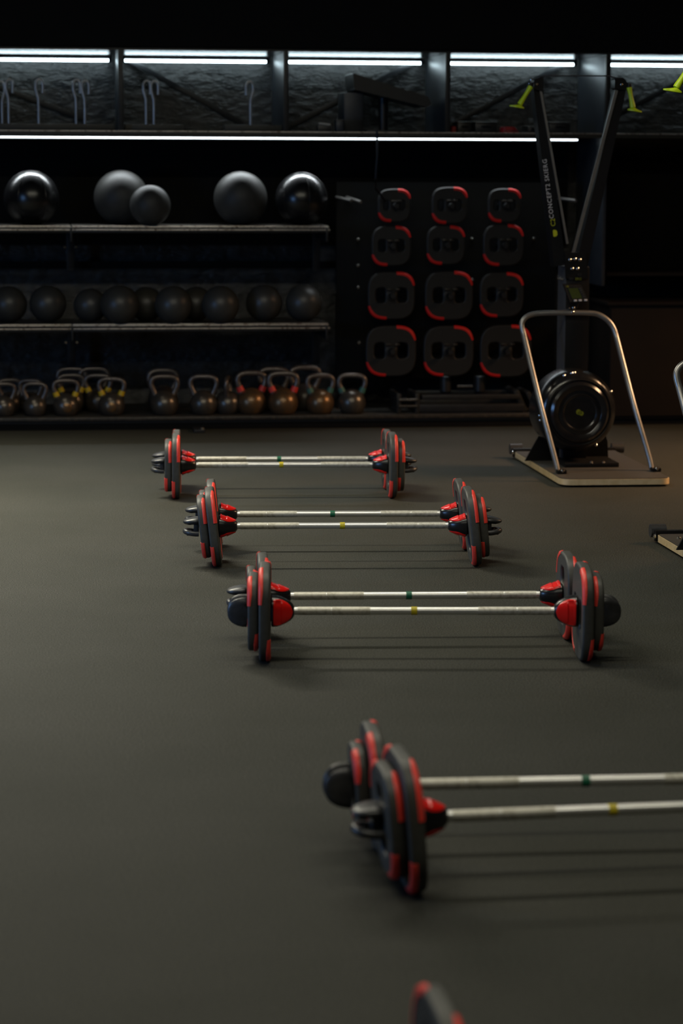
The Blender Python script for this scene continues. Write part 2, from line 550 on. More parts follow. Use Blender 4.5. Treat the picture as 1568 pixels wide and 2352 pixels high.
for i in range(5):
    x0, x1 = POSTS[i] + .03, POSTS[i + 1] - .03
    t = thing('led_tube', led_words[i], 'light', ((x0 + x1) / 2, 16.10, ZS - .03), 0, 'LED tubes under the bulkhead')
    h = (x1 - x0) / 2
    MB().tube([(-h + .02, 0, -.004), (h - .02, 0, -.004)], .0085, 10).build('diffuser', M['led'], t)
    MB().box((0, .006, .018), (2 * h, .03, .018), .003).build('housing', M['steel_black'], t)
    for s in (-1, 1):
        MB().box((s * (h - .012), 0, 0), (.022, .028, .03), .004).build('end_cap', M['steel_black'], t)
lo = ((-0.9, at(864, 320, 15.64).x, 'long LED tube under the deck over the ball shelves'),
      (at(868, 320, 15.64).x, 3.46, 'LED tube under the deck over the hanging weight plates'))
for x0, x1, w in lo:
    t = thing('led_tube', w, 'light', ((x0 + x1) / 2, 15.64, 1.838), 0, 'LED tubes under the deck')
    h = (x1 - x0) / 2
    MB().tube([(-h, 0, -.001), (h, 0, -.001)], .0042, 10).build('diffuser', M['led_low'], t)
    MB().box((0, .018, -.002), (2 * h, .012, .022), .003).build('housing', M['steel_black'], t)
    add_led_fill(t.location, 2 * h, 2.5, (0.88, 0.96, 1.0), 26)  # extra downward lamp added under the glowing diffuser

# ------------------------------------------------------------------ ball shelves and the low deck
T2 = lambda x, y, z: (x - 0.5, y - YF, z)
Z1, Z2, Z3 = 1.288, 0.668, 0.083
for z, xe, words in ((Z1, 1.80, 'upper black metal wall shelf with worn edges painted as if lit, carrying the big balls'),
                     (Z2, 1.80, 'lower black metal wall shelf with worn edges painted as if lit, carrying the slam balls')):
    rack = thing('ball_shelf', words, 'shelf', (0.5, YF, 0), 0, 'ball shelves on the storage wall')
    for x0, x1 in ((-1.0, 0.166), (0.174, xe)):
        c, w = (x0 + x1) / 2, x1 - x0
        MB().box(T2(c, YF + .36, z - .012), (w, 0.50, 0.024), .004).build('shelf_panel', M['shelf_metal'], rack)
        MB().box(T2(c, YF + .085, z - .018), (w, 0.03, 0.02), .003).build('middle_rail', M['steel_black'], rack)
        MB().box(T2(c, YF + .02, z - .034), (w, 0.03, 0.020), .003).build('front_rail', M['steel_black'], rack)
        for yy, zz in ((.106, z - .0055), (.072, z - .010), (.008, z - .026)):
            MB().box(T2(c, YF + yy, zz), (w, 0.007, 0.0085), .003).build('lit_edge', M['shelf_edge'], rack)  # added pale strips, edge highlights of the black rails put in as colour
        MB().box(T2(c, YF + .30, z - .034), (w, 0.58, 0.02), .004).build('under_tray', M['steel_black'], rack)
    for x in (0.17, xe - .02):
        MB().box(T2(x, YF + .30, z - .055), (0.014, 0.60, 0.09), .003).build('bracket', M['steel_black'], rack)
        MB().box(T2(x, YF + .64, z - .16), (0.05, 0.04, 0.30), .004).build('wall_plate', M['steel_black'], rack)
    for q in (-1, 1):
        MB().lathe([(.010, 0), (.010, .006), (.006, .009)], 10, Matrix.Translation(T2(.17 + q * .036, YF + .62, z - .155)) @ Matrix.Rotation(R(90), 4, 'X')).build('bolt', M['bolt'], rack)
rack = thing('low_platform', 'long low black platform along the foot of the storage wall, carrying the kettlebells', 'platform', (0.5, YF, 0))
MB().box(T2(1.2, YF + .45, Z3 - .02), (4.6, 0.86, 0.04), .004).build('deck', M['grip'], rack)
MB().box(T2(1.2, YF + .008, Z3 - .012), (4.6, 0.022, 0.024), .006).build('deck_edge', M['shelf_metal'], rack)
MB().box(T2(1.2, YF + .05, 0.025), (4.6, 0.05, 0.05), .003).build('kickboard', M['board'], rack)
p = at(455, 992, 15.24)
MB().box(T2(p.x, YF - .10, .010), (0.07, 0.20, 0.02), .004).build('foot_plate', M['steel_black'], rack)
MB().lathe([(.012, 0), (.012, .008), (.006, .012)], 10, Matrix.Translation(T2(p.x + .02, YF - .15, .02))).build('bolt', M['bolt'], rack)


def ball(px, py, rpx, Y, z, m, label, group, seams=False, flat=.97):
    c = at(px, py, Y)
    r = rpx * Y / F_PX * 1.005
    n, k = 28, 44
    prof = []
    for i in range(n + 1):
        a = -PI / 2 + PI * i / n
        prof.append((max(r * math.cos(a), 1e-4), max(r * math.sin(a), -r * flat) + r * flat))
    o = MB().lathe(prof, k).build('exercise_ball' if seams else 'medicine_ball', m, None, 60)
    o.location = (c.x, Y, z)
    if seams:
        t = thing('exercise_ball', label, 'ball', (c.x, Y, z), R(px % 40), group)
        o.name = 'shell'
        o.parent = t
        o.location = (0, 0, 0)
        for a in (0, 60, 120):
            rot = Matrix.Rotation(R(a), 3, 'Z') @ Matrix.Rotation(R(18), 3, 'X')
            pts = [rot @ Vector((0, math.cos(q) * r, math.sin(q) * r)) + Vector((0, 0, r * flat)) for q in [2 * PI * j / 56 for j in range(56)]]
            pts = [Vector((v.x, v.y, max(v.z, .002))) for v in pts]
            MB().tube(pts, .0018, 6, closed=True).build('seam', M['hub'], t)
    else:
        tag(o, label, 'ball', group)
    return o


gu, gl = 'balls on the upper shelf', 'balls on the lower shelf'
ball(72, 459, 61, 15.56, Z1, M['gloss_ball'], 'glossy black ball with bright arc, leftmost on the upper shelf', gu, True)
ball(278, 457, 61.5, 15.66, Z1, M['matte_ball'], 'large matte black ball behind a small grey ball on the upper shelf', gu)
ball(345, 485.5, 46, 15.40, Z1, M['matte_ball'], 'small grey ball in front, the smallest on the upper shelf', gu)
ball(552, 457, 61, 15.57, Z1, M['matte_ball'], 'large matte ball alone in the middle right of the upper shelf', gu)
ball(692, 461, 60, 15.56, Z1, M['gloss_ball'], 'glossy black ball at the right end of the upper shelf', gu, True)
for px, py, r, Y, w in ((275, 702, 44, 15.42, 'dark slam ball at the front, left of the middle of the lower shelf'),
                        (398, 700, 43, 15.42, 'dark slam ball in front, second from left of the front three on the lower shelf'),
                        (506, 701, 43, 15.42, 'bluish dark slam ball at the front, rightmost of the front three on the lower shelf'),
                        (20, 703, 41, 15.60, 'leftmost dark ball on the lower shelf, cut by the picture edge'),
                        (110, 702, 42, 15.60, 'dark ball second from the left end of the lower shelf'),
                        (207, 703, 38, 15.62, 'dark ball half hidden behind the left front ball on the lower shelf'),
                        (336, 702, 39, 15.68, 'dark ball seen in the gap between the left and middle front balls'),
                        (450, 702, 39, 15.68, 'dark ball seen in the gap between the middle and right front balls'),
                        (606, 703, 42, 15.62, 'very dark ball second from the right end of the lower shelf'),
                        (697, 702, 42, 15.62, 'very dark ball at the right end of the lower shelf')):
    ball(px, py, r, Y, Z2, M['slam_ball'], w, gl)


# ------------------------------------------------------------------ kettlebells
def kettlebell_meshes(m):
    r = 0.092
    prof = []
    for i in range(25):
        a = -PI / 2 + PI * i / 24
        prof.append((max(r * math.cos(a), 1e-4), max(r * math.sin(a), -r * .74) + r * .74))
    body = MB().lathe(prof, 36).mesh('body', m, 60)
    # handle: rises from the shoulders, bows out, flat top
    pts = [(-.054, .118), (-.067, .148), (-.082, .182), (-.086, .210), (-.076, .234), (-.048, .2465), (0, .2495)]
    pts = pts + [(-x, z) for x, z in reversed(pts[:-1])]
    sm = []
    for i in range(len(pts) - 1):
        p0, p1, p2, p3 = [Vector(pts[max(0, min(len(pts) - 1, i + d))]) for d in (-1, 0, 1, 2)]
        for j in range(4):
            t = j / 4
            q = 0.5 * ((2 * p1) + (p2 - p0) * t + (2 * p0 - 5 * p1 + 4 * p2 - p3) * t * t + (3 * p1 - p0 - 3 * p2 + p3) * t ** 3)
            sm.append((q.x, 0, q.y))
    sm.append((pts[-1][0], 0, pts[-1][1]))
    n = len(sm)
    rad = [0.0170 + 0.005 * abs(2 * i / (n - 1) - 1) ** 4 for i in range(n)]
    handle = MB().tube(sm, rad, 14).mesh('handle', M['handle_iron'], 60)
    return body, handle


def band_mesh(m):
    return MB().tube([(-.0625, 0, .138), (-.0755, 0, .168)], [.0230, .0205], 14, caps=True).mesh('color_band', m, 60)


KB = {'iron': kettlebell_meshes(M['iron']), 'rust': kettlebell_meshes(M['rust'])}
BAND = {'yellow': band_mesh(mat('yellow_band', (0.70, 0.46, 0.01), 0.45, noise=(60, (0.6, 0.38, 0.01), 0.4, 0.7))),
        'red': band_mesh(mat('red_band', (0.75, 0.05, 0.04), 0.45, noise=(60, (0.6, 0.04, 0.03), 0.4, 0.7))),
        'green': band_mesh(mat('teal_band', (0.05, 0.16, 0.13), 0.45, noise=(60, (0.04, 0.13, 0.11), 0.4, 0.7)))}
BADGE = MB().lathe([(.034, 0), (.034, .006), (.030, .009), (.001, .009)], 28).mesh('badge', M['rust'], 40)


def kettlebell(px, top, base, kind, band, Y, rz, label, badge=False):
    c = at(px, 900, Y)
    h = abs(at(px, top, Y).z - at(px, base, Y).z)
    s = h / 0.265
    t = thing('kettlebell', label, 'kettlebell', (c.x, Y, Z3), R(rz), 'kettlebells on the low deck')
    t.scale = (s, s, s)
    put('body', KB[kind][0], t)
    put('handle', KB[kind][1], t)
    if band:
        put('color_band', BAND[band], t)['label'] = band + ' band round the handle root'
        put('color_band', BAND[band], t, Matrix.Rotation(PI, 4, 'Z'))['label'] = band + ' band round the handle root'
    if badge:
        put('badge', BADGE, t, Matrix.Translation((0, -.083, .062)) @ Matrix.Rotation(R(90), 4, 'X'))
    return t


YA, YC, YD = 15.44, 15.66, 15.86
kettlebell(8, 872, 950, 'iron', None, YA, 6, 'kettlebell at the front, cut by the left picture edge')
kettlebell(80, 874, 952, 'iron', None, YA, -4, 'smallest front kettlebell, second from the left, no colour bands')
kettlebell(151, 866, 951, 'iron', 'yellow', YA, 4, 'yellow-banded kettlebell with round flat face, third from the left', True)
kettlebell(256, 864, 952, 'iron', 'yellow', YA, -5, 'yellow-banded kettlebell, rightmost of the yellow ones', True)
kettlebell(377, 858, 951, 'iron', None, YA, 3, 'plain iron kettlebell standing alone between the yellow ones and the middle group')
kettlebell(467, 859, 951, 'iron', None, YA, -6, 'plain dark kettlebell with blue sheen, left of the sideways one')
kettlebell(523, 862, 949, 'iron', None, YA + .03, 78, 'kettlebell turned sideways so its handle shows edge on')
kettlebell(577, 849, 948, 'rust', 'red', YA + .02, 4, 'rusty brown kettlebell with red bands, left one of the two')
kettlebell(650, 853, 952, 'rust', 'red', YA - .02, -3, 'brown kettlebell with red bands, right one of the two')
kettlebell(735, 858, 950, 'rust', 'green', YA, 5, 'brown kettlebell with teal bands, second from the right end')
kettlebell(808, 856, 948, 'iron', 'green', YA, -6, 'dark kettlebell with one teal band showing at the right end of the row')
for px, top, kind, band, Y, rz, w in ((22, 866, 'iron', None, YC, 10, 'kettlebell half hidden behind the leftmost front one'),
                                      (70, 868, 'iron', None, YC, -8, 'kettlebell half hidden behind the smallest front one'),
                                      (163, 856, 'iron', 'yellow', YC, 5, 'yellow-banded kettlebell directly behind the round-faced one'),
                                      (165, 848, 'iron', None, YD, 0, 'rearmost kettlebell in the line behind the round-faced yellow-banded one'),
                                      (225, 857, 'iron', 'yellow', YC, -4, 'yellow-banded kettlebell peeking out left behind the rightmost yellow one'),
                                      (216, 848, 'iron', None, YD, 4, 'rearmost kettlebell left behind the rightmost yellow one'),
                                      (374, 846, 'iron', None, YC, 6, 'dark kettlebell hidden behind the one standing alone'),
                                      (628, 845, 'iron', None, YC, 0, 'dark kettlebell behind and between the two red-banded ones'),
                                      (700, 842, 'iron', None, YC, 4, 'dark kettlebell behind, between the red-banded and teal-banded ones')):
    kettlebell(px, top, 945, kind, band, Y, rz, w)

# ------------------------------------------------------------------ weight plates
PT = 0.019                                   # half thickness of the biggest plate


def plate_meshes(h, th, m=M['rubber'], red=M['red']):
    """a rounded square plate of half size h and half thickness th: the rubber body and one red corner band"""
    bev = 0.0085
    k = h / .166
    out = superell(h - bev, h - bev, 3.3, 72)
    hx = max(.034 * k, .030)
    hole = rounded_poly([(hx, -.060 * k), (.118 * k, -.052 * k), (.118 * k, .058 * k), (hx, .066 * k)], .034 * k)
    holes = [hole, [(-x, y) for x, y in reversed(hole)]]
    bore = superell(.0235, .0235, 2, 20)
    me = curve_mesh('weight_plate', [out] + holes + [bore], th - bev, bev, m)
    # raised boss round the bore on both faces
    bm = bmesh.new()
    bm.from_mesh(me)
    boss = MB()
    for s in (1, -1):
        n = 28
        rings = [(.019, th - .004), (.019, th + .003), (max(.034 * k, .026), th + .003), (max(.041 * k, .029), th - .002)]
        boss.lathe([(r, s * z) for r, z in rings], n, cap=False)
    tmp = bpy.data.meshes.new('tmp')
    tmp.from_pydata(boss.v, [], boss.f)
    bm.from_mesh(tmp)
    bm.to_mesh(me)
    bm.free()
    bpy.data.meshes.remove(tmp)
    finish(me, 40)

    def band(face, a0, a1):
        b = MB()
        e = .0016
        nseg = 22
        secs = []
        for i in range(nseg + 1):
            a = a0 + (a1 - a0) * i / nseg
            # point of the outline in direction a
            c, s = math.cos(a), math.sin(a)
            n = 3.3
            rr = (abs(c) ** n + abs(s) ** n) ** (-1 / n)
            g = Vector((math.copysign(abs(c) ** (n - 1), c), math.copysign(abs(s) ** (n - 1), s))).normalized()
            p = Vector((c, s)) * rr * (h)
            end = min(1.0, 3 * ((nseg - i) if face < 0 else i) / nseg + .15)    # pointed at one end, blunt at the other
            w = .0105 * end + .001
            prof = [(0.0008, th - bev - w * .52), (e, th - bev - w * .46), (e, th - bev), (e - bev * .28, th - bev * .28 + e * .4), (-bev, th + e),
                    (-bev - w * .85, th + e), (-bev - w * .95, th - .001), (-bev, th - .004), (-.004, th - bev)]
            secs.append([(p.x + g.x * o, p.y + g.y * o, face * z) for o, z in prof])
        b.loft(secs)
        return b.mesh('red_trim', red, 50)
    bands = [band(1, R(24), R(78)), band(1, R(204), R(258)), band(-1, R(112), R(163)), band(-1, R(292), R(343))]
    return me, bands


PLATES = {}


def plate_part(parent, h, th, mt=None, name='weight_plate', m='rubber', both=True):
    key = (h, th)
    if key not in PLATES:
        PLATES[key] = plate_meshes(h, th, M[m], M['red'] if both else M['red_deep'])
    me, bands = PLATES[key]
    o = put(name, me, parent, mt)
    for b in bands if both else bands[:2]:
        put('red_trim', b, o)['label'] = 'red corner trim'
    return o


# ------------------------------------------------------------------ barbells
def collar_mesh():
    b = MB()
    secs = []
    prof = [(.448, .017, .017), (.452, .021, .024), (.462, .026, .034), (.478, .033, .043), (.494, .040, .050), (.508, .0455, .054), (.5235, .047, .055), (.527, .043, .051)]
    for x, hz, hy in prof:
        secs.append([(x, hy * math.copysign(abs(math.cos(t)) ** .8, math.cos(t)), hz * math.copysign(abs(math.sin(t)) ** .8, math.sin(t)))
                     for t in [2 * PI * j / 36 for j in range(36)]])
    b.loft(secs)
    return b.mesh('inner_collar', M['hub'], 50), prof


def lens_mesh(prof, s):
    """the red pad lying on the sloped top (s=1) or underside (s=-1) of the collar, with a finger notch"""
    def half(x):
        for (x0, z0, y0), (x1, z1, y1) in zip(prof, prof[1:]):
            if x0 <= x <= x1:
                t = (x - x0) / (x1 - x0)
                return z0 + (z1 - z0) * t, y0 + (y1 - y0) * t
        return prof[-1][1:]
    xs = [.453 + (.519 - .453) * i / 16 for i in range(17)]
    top, low = [], []
    for x in xs:
        hz, hy = half(x)
        u = (x - .453) / .066
        wid = (1 - abs(2 * min(u, .62) / 1.24 * 1.0 - 1) ** 2.4) ** .5 if u < .62 else 1 - .12 * (u - .62) / .38
        wid = max(.06, wid) * 56
        row_t, row_l = [], []
        for j in range(13):
            a = R(90 + wid * (j / 6 - 1))
            rim = .0045 if u < .58 or u > .93 or j < 2 or j > 10 else .0010
            if j in (0, 12):
                rim = .002
            cy, cz = math.copysign(abs(math.cos(a)) ** .8, math.cos(a)), abs(math.sin(a)) ** .8
            row_t.append((x, (hy + rim) * cy, s * (hz + rim) * cz))
            row_l.append((x, (hy - .004) * cy, s * (hz - .004) * cz))
        top.append(row_t)
        low.append(row_l)
    b = MB()
    n = 13
    vs = [p for r in top for p in r] + [p for r in low for p in r]
    k = n * len(xs)
    fs = []
    for i in range(len(xs) - 1):
        for j in range(n - 1):
            a = i * n + j
            fs.append((a, a + 1, a + n + 1, a + n))
            fs.append((k + a, k + a + n, k + a + n + 1, k + a + 1))
    for i in range(len(xs) - 1):
        for j in (0, n - 1):
            a = i * n + j
            fs.append((a, a + n, k + a + n, k + a))
    for i in (0, len(xs) - 1):
        for j in range(n - 1):
            a = i * n + j
            fs.append((a, a + 1, k + a + 1, k + a))
    b.add(vs, fs)
    return b.mesh('red_lock_pad', M['red_gloss'], 40)


def clip_meshes(x0):
    """the end clip outside the plates: a core with one closed paddle above and one open loop below"""
    core = MB()
    core.box((x0 + .009, 0, 0), (.022, .062, .062), .008)
    core = core.mesh('end_clip', M['clip'], 40)
    up = MB()
    secs = []
    n = 28
    for t in [i / 9 for i in range(10)]:
        # stacked outlines from underside to top, thickest at the middle
        z = .0120 + .0265 * t
        f = math.sin(PI * (t * .86 + .07)) ** .32
        rx, ry = .066 * f, .052 * f
        ring = []
        for j in range(n):
            a = 2 * PI * j / n
            cx = math.cos(a)
            ring.append((x0 + (rx * cx if cx > 0 else .004 * cx), ry * math.copysign(abs(math.sin(a)) ** .8, math.sin(a)), z - .006 * max(0, cx) ** 2))
        secs.append(ring)
    up.loft(secs)
    up = up.mesh('upper_paddle', M['clip'], 50)
    lw = MB()
    pts = [(x0 - .002, .043, -.027)]
    for j in range(15):
        a = R(90 - 180 * j / 14)
        pts.append((x0 + .012 + .044 * max(0, math.cos(a)) ** .8, .043 * math.sin(a), -.027 + .006 * max(0, math.cos(a))))
    pts.append((x0 - .002, -.043, -.027))
    lw.tube(pts, .0115, 12)
    lw.box((x0 + .024, 0, -.033), (.05, .074, .006), .002)
    lw.prism([(0, 0), (.022, 0), (.016, .015)], .012, Matrix.Translation((x0 + .020, .006, -.028)) @ Matrix.Rotation(R(90), 4, 'X'))
    lw = lw.mesh('lower_loop', M['clip'], 50)
    return core, up, lw


COLLAR, CPROF = collar_mesh()
LENS = [lens_mesh(CPROF, 1), lens_mesh(CPROF, -1)]
CLIP2, CLIP1 = clip_meshes(.612), clip_meshes(.572)
SHAFT = MB().tube([(-.60, 0, 0), (.60, 0, 0)], .0138, 20).mesh('shaft', M['chrome'], 40)
SHAFT1 = MB().tube([(-.565, 0, 0), (.565, 0, 0)], .0138, 20).mesh('shaft', M['chrome'], 40)
KNURL = {(s, i): MB().tube([(s * a, 0, 0), (s * b, 0, 0)], .0145, 20).mesh('knurled_grip', M['knurl'], 40)
         for s in (1, -1) for i, (a, b) in enumerate(((.186, .318), (.321, .436)))}
FLIP = Matrix.Rotation(PI, 4, 'Z')
FRONT = ((.1640, .0195), (.1310, .0175))       # the two plates on each end of the front bar of a pair
REAR = ((.1530, .0190), (.1060, .0165))        # and of the rear bar
P_UN = Matrix(((0, 0, 1, 0), (0, -1, 0, 0), (1, 0, 0, 0), (0, 0, 0, 1)))       # plate x up, y to the front, face towards +x
P_RO = Matrix(((0, 0, 1, 0), (-1, 0, 0, 0), (0, -1, 0, 0), (0, 0, 0, 1)))      # the same turned a quarter


def barbell(cx, cy, ang, tape, off, label, plates_turned=False, hubs_turned=False, single=False, tilt=0.0, lean=0.0):
    big, small = REAR if tape == 'green' and not single else FRONT
    t = thing('barbell', label, 'barbell', (cx, cy, big[0]), R(ang), 'loaded barbells in pairs on the floor')
    put('shaft', SHAFT1 if single else SHAFT, t)
    for k in KNURL.values():
        put('knurled_grip', k, t)['label'] = 'dull knurled grip'
    MB().tube([(off - .0105, 0, 0), (off + .0105, 0, 0)], .0146, 20).build('tape_band', M['tape_' + tape], t)['label'] = tape + ' tape band'
    hr = Matrix.Rotation(R(90 if hubs_turned else tilt), 4, 'X')
    for s in (1, -1):
        fl = Matrix() if s > 0 else FLIP
        c = put('inner_collar', COLLAR, t, hr @ fl)
        for l in LENS:
            put('red_lock_pad', l, c)['label'] = 'red lock pad'
        pm = Matrix.Rotation(R(lean), 4, 'Y') @ (P_RO if plates_turned else P_UN)
        plate_part(t, *big, mt=Matrix.Translation((s * .5485, 0, 0)) @ pm)
        if not single:
            plate_part(t, *small, mt=Matrix.Translation((s * .5885, 0, 0)) @ pm)
        core, up, lw = CLIP1 if single else CLIP2
        e = put('end_clip', core, t, hr @ fl)
        put('upper_paddle', up, e)
        put('lower_loop', lw, e)
    return t


def pair_ends(a, b, z):
    p, q = at(*a, z=z), at(*b, z=z)
    return (p.x + q.x) / 2, (p.y + q.y) / 2, math.degrees(math.atan2(q.y - p.y, q.x - p.x))


barbell(*pair_ends((447, 1055), (847, 1054), .153), 'green', -.015, 'green-taped barbell, rear one of the farthest pair near the storage wall')
barbell(*pair_ends((447, 1068), (858, 1067), .164), 'yellow', -.016, 'yellow-taped barbell, front one of the farthest pair near the storage wall')
barbell(*pair_ends((543, 1181), (1011, 1179.5), .153), 'green', -.027, 'green-taped barbell, rear one of the second pair from the storage wall', lean=-6.5)
barbell(*pair_ends((545, 1208), (1028, 1206.5), .164), 'yellow', -.002, 'yellow-taped barbell, front one of the second pair from the storage wall', lean=-6.5)
barbell(*pair_ends((665, 1369), (1240, 1366), .153), 'green', -.023, 'green-taped barbell, rear one of the third pair from the storage wall')
barbell(*pair_ends((675, 1403), (1272, 1403), .164), 'yellow', -.035, 'yellow-taped barbell with red lock pads facing front, front of the third pair', True, True)
p, q = at(970, 1806, z=.153), at(1568, 1794, z=.153)
d = (q - p).normalized()
c = at(1348, 1799, z=.153) + d * .016
barbell(c.x, c.y + .022, math.degrees(math.atan2(d.y, d.x)), 'green', -.016, 'green-taped blurred barbell, rear one of the fourth pair, cut by the right edge', True, True, lean=-4.0)
p, q = at(1025, 1875, z=.164), at(1568, 1854, z=.164)
d = (q - p).normalized()
c = p + d * .449
barbell(c.x, c.y, math.degrees(math.atan2(d.y, d.x)), 'yellow', -.045, 'yellow-taped blurred barbell, front one of the fourth pair, cut by the right edge', lean=-5.0)
c = at(1012, 2294, z=.331)
barbell(c.x + .5485, c.y + .02, 1.0, 'green', -.02, 'nearest barbell, only one blurred plate top showing at the bottom edge', single=True)

# ------------------------------------------------------------------ plates hanging on the wall pegs
rackp = thing('plate_rack', 'dark wall panel with rows of steel pegs holding weight plates', 'rack', (2.62, 16.0, 0))
T3 = lambda x, y, z: (x - 2.62, y - 16.0, z)
MB().box(T3(2.62, 15.745, 0.92), (1.46, 0.03, 1.28), .004).build('back_panel', M['board'], rackp)
for x in (1.92, 3.32):
    MB().box(T3(x, 15.775, 0.82), (0.05, 0.03, 1.47), .004).build('upright', M['steel_black'], rackp)
hang = [(905, 472, 76, 'small'), (1032, 472, 84, 'small'), (1158, 472, 78, 'small'),
        (898, 565, 92, ''), (1023, 563, 90, ''), (1155, 563, 96, ''),
        (898, 679, 110, ''), (1030, 679, 113, ''), (1151, 677, 104, ''),
        (897, 806, 118, ''), (1029, 806, 118, ''), (1160, 806, 122, '')]
rown = ('top', 'second', 'third', 'bottom')
coln = ('left', 'middle', 'right')
YP = 15.56
for i, (px, py, w, _) in enumerate(hang):
    c = at(px, py, YP)
    h = w / 2 * YP / F_PX
    th = .0165 if i < 6 else .0195
    o = plate_part(None, round(h, 4), th, Matrix.Translation((c.x, YP, c.z)) @ Matrix.Rotation(R(90), 4, 'X'), m='rubber_shaded', both=False)
    size = ('small ', 'medium ', 'large ', 'largest ')[i // 3]
    tag(o, size + 'black plate with red corners on a wall peg, ' + rown[i // 3] + ' row, ' + coln[i % 3] + ' column', 'weight plate', 'weight plates on the wall pegs')
    MB().tube([T3(c.x, 15.74, c.z), T3(c.x, 15.46, c.z)], .0165, 14).build('peg', M['steel_black'], rackp)
    for s in (-1, 1):
        b = MB().box(T3(c.x + s * .028 * h / .166 + .01, 15.519, c.z + .045 * h / .166), (.030, .02, .010), .004)
        b.build('latch', M['shelf_metal'], rackp)
for px, py in ((822, 550), (822, 610), (822, 660), (824, 787), (1083, 548), (1084, 643), (1225, 548)):
    c = at(px, py, 15.73)
    MB().lathe([(.010, 0), (.010, .008), (.006, .011)], 10, Matrix.Translation(T3(c.x, 15.731, c.z)) @ Matrix.Rotation(R(90), 4, 'X')).build('bolt', M['bolt'], rackp)
for a, b in (((772, 453), (806, 461)), ((796, 453), (828, 464)), ((1283, 456), (1322, 461))):
    p, q = at(*a, 15.73), at(*b, 15.48)
    MB().tube([T3(*p), T3(*q)], .0095, 12).build('side_peg', M['tube_grey'], rackp)

# cable hanging from the deck
p = at(866, 300, 15.26)
q = at(863, 410, 15.26)
r_ = at(885, 462, 15.50)
cab = MB().tube([(p.x, 15.27, p.z - .0), (p.x + .002, 15.26, (p.z + q.z) / 2), (q.x, 15.27, q.z), (q.x + .01, 15.36, q.z - .06), (r_.x, 15.50, r_.z)], .007, 8).build('power_cable', M['ski_black'])
tag(cab, 'thin black cable hanging from the deck beside the hanging plates', 'cable')

# low steel sled and step parts on the deck under the hanging plates
sled = thing('push_sled', 'low black push sled lying on the deck under the hanging plates', 'sled', (2.62, 15.54, Z3))
c0, c1 = at(893, 930, 15.6).x - 2.62, at(1200, 930, 15.6).x - 2.62
for y in (-.16, .14):
    MB().box(((c0 + c1) / 2 + .06, y, .035), (c1 - c0 - .2, .05, .05), .006).build('runner', M['steel_black'], sled)
    MB().box(((c0 + c1) / 2 + .06, y, .105), (c1 - c0 - .24, .05, .03), .006).build('side_rail', M['case'], sled)
for x in (c0 + .03, c0 + .15):
    MB().box((x, -.01, .065), (.028, .36, .13), .005).build('upright', M['case'], sled)
for z in (.05, .09):
    MB().tube([(c0 + .03, -.19, z), (c0 + .15, -.19, z)], .011, 10).build('rung', M['shelf_metal'], sled)
for px in (1018, 1096):
    x = at(px, 895, 15.7).x - 2.62
    MB().lathe([(.036, .0), (.036, .095), (.03, .10)], 24, Matrix.Translation((x, .08, .12))).build('weight_horn', M['case'], sled)
MB().tube([(at(1045, 898, 15.7).x - 2.62, .08, .148), (at(1080, 898, 15.7).x - 2.62, .08, .148)], .011, 10).build('cross_bar', M['shelf_metal'], sled)
MB().box((at(1180, 915, 15.6).x - 2.62, .0, .075), (.035, .34, .15), .006, Matrix.Rotation(R(-25), 3, 'Y')).build('slanted_strut', M['case'], sled)
MB().box((at(1205, 925, 15.6).x - 2.62, .0, .075), (.03, .34, .13), .006, Matrix.Rotation(R(-25), 3, 'Y')).build('slanted_strut', M['case'], sled)

# ------------------------------------------------------------------ things on the high deck
def hooked_stand(x0, x1, hooks, label):
    """a flat steel bar with slim arched uprights"""
    xa, xb = at(x0, 290, 15.42).x, at(x1, 290, 15.42).x
    c = (xa + xb) / 2
    t = thing('hook_stand', label, 'stand', (c, 15.42, ZD), 0, 'stands of arched hooks on the high deck')
    MB().box((0, 0, .021), (xb - xa, .10, .042), .004).build('base_bar', M['olive_bar'], t)
    for px, rz, top in hooks:
        x = at(px, 200, 15.42).x - c
        H = at(px, top, 15.42).z - ZD
        rr = .022                     # a crook: the rod rises, bends out and hooks over with a short end
        g = -1 if rz > 70 else 1
        pts = [(-.25, .03), (-.25, H * .5), (-.3, H - .115), (-.7, H - .085), (-1, H - .06)]
        pts += [(-math.cos(a), H - .034 + .034 * math.sin(a)) for a in [PI * j / 12 for j in range(13)]]
        pts += [(1, H - .06), (.95, H - .085)]
        MB().tube([Vector((x + g * rr * u, 0, w)) for u, w in pts], .0078, 12).build('arched_hook', M['hook_grey'], t)
    return t


hooked_stand(-70, 262, ((2, 120, 187), (21, 55, 182), (90, 35, 182), (176, 30, 183), (196, 40, 185)), 'arched hooks on a long bar, left end of the high deck')
hooked_stand(286, 420, ((337, 55, 185), (355, 55, 186)), 'two arched hooks close together on a short bar, second bay from the left')
hooked_stand(514, 647, ((573, 75, 187),), 'single arched hook on a short bar beside the second post')

# tilted panel on a box stand
bx = thing('tilted_panel', 'large dark slab tilted on a grey box stand on the high deck', 'panel', (2.2, 15.72, ZD))
T4 = lambda p: (p.x - 2.2, p.y - 15.72, p.z - ZD)
a, b = at(790, 212, 15.55), at(833, 300, 15.55)
MB().box(((a.x + b.x) / 2 - 2.2, .0, (a.z - ZD) / 2), (b.x - a.x, .34, a.z - ZD), .006).build('box_stand', M['steel_blue'], bx)
tp = [(808, 168), (980, 222), (990, 240), (978, 246), (812, 206)]
pl = [at(x, y, 15.52) for x, y in tp]
poly = [(v.x - 2.2, v.z - ZD) for v in pl]
MB().prism(rounded_poly(poly, .01, 3), .42, Matrix.Translation((0, .18, 0)) @ Matrix.Rotation(R(90), 4, 'X')).build('slab', M['case'], bx)
MB().tube([T4(at(880, 225, 15.7)), (T4(at(880, 225, 15.7))[0], -.02, .0)], .03, 14).build('stem', M['steel_black'], bx)
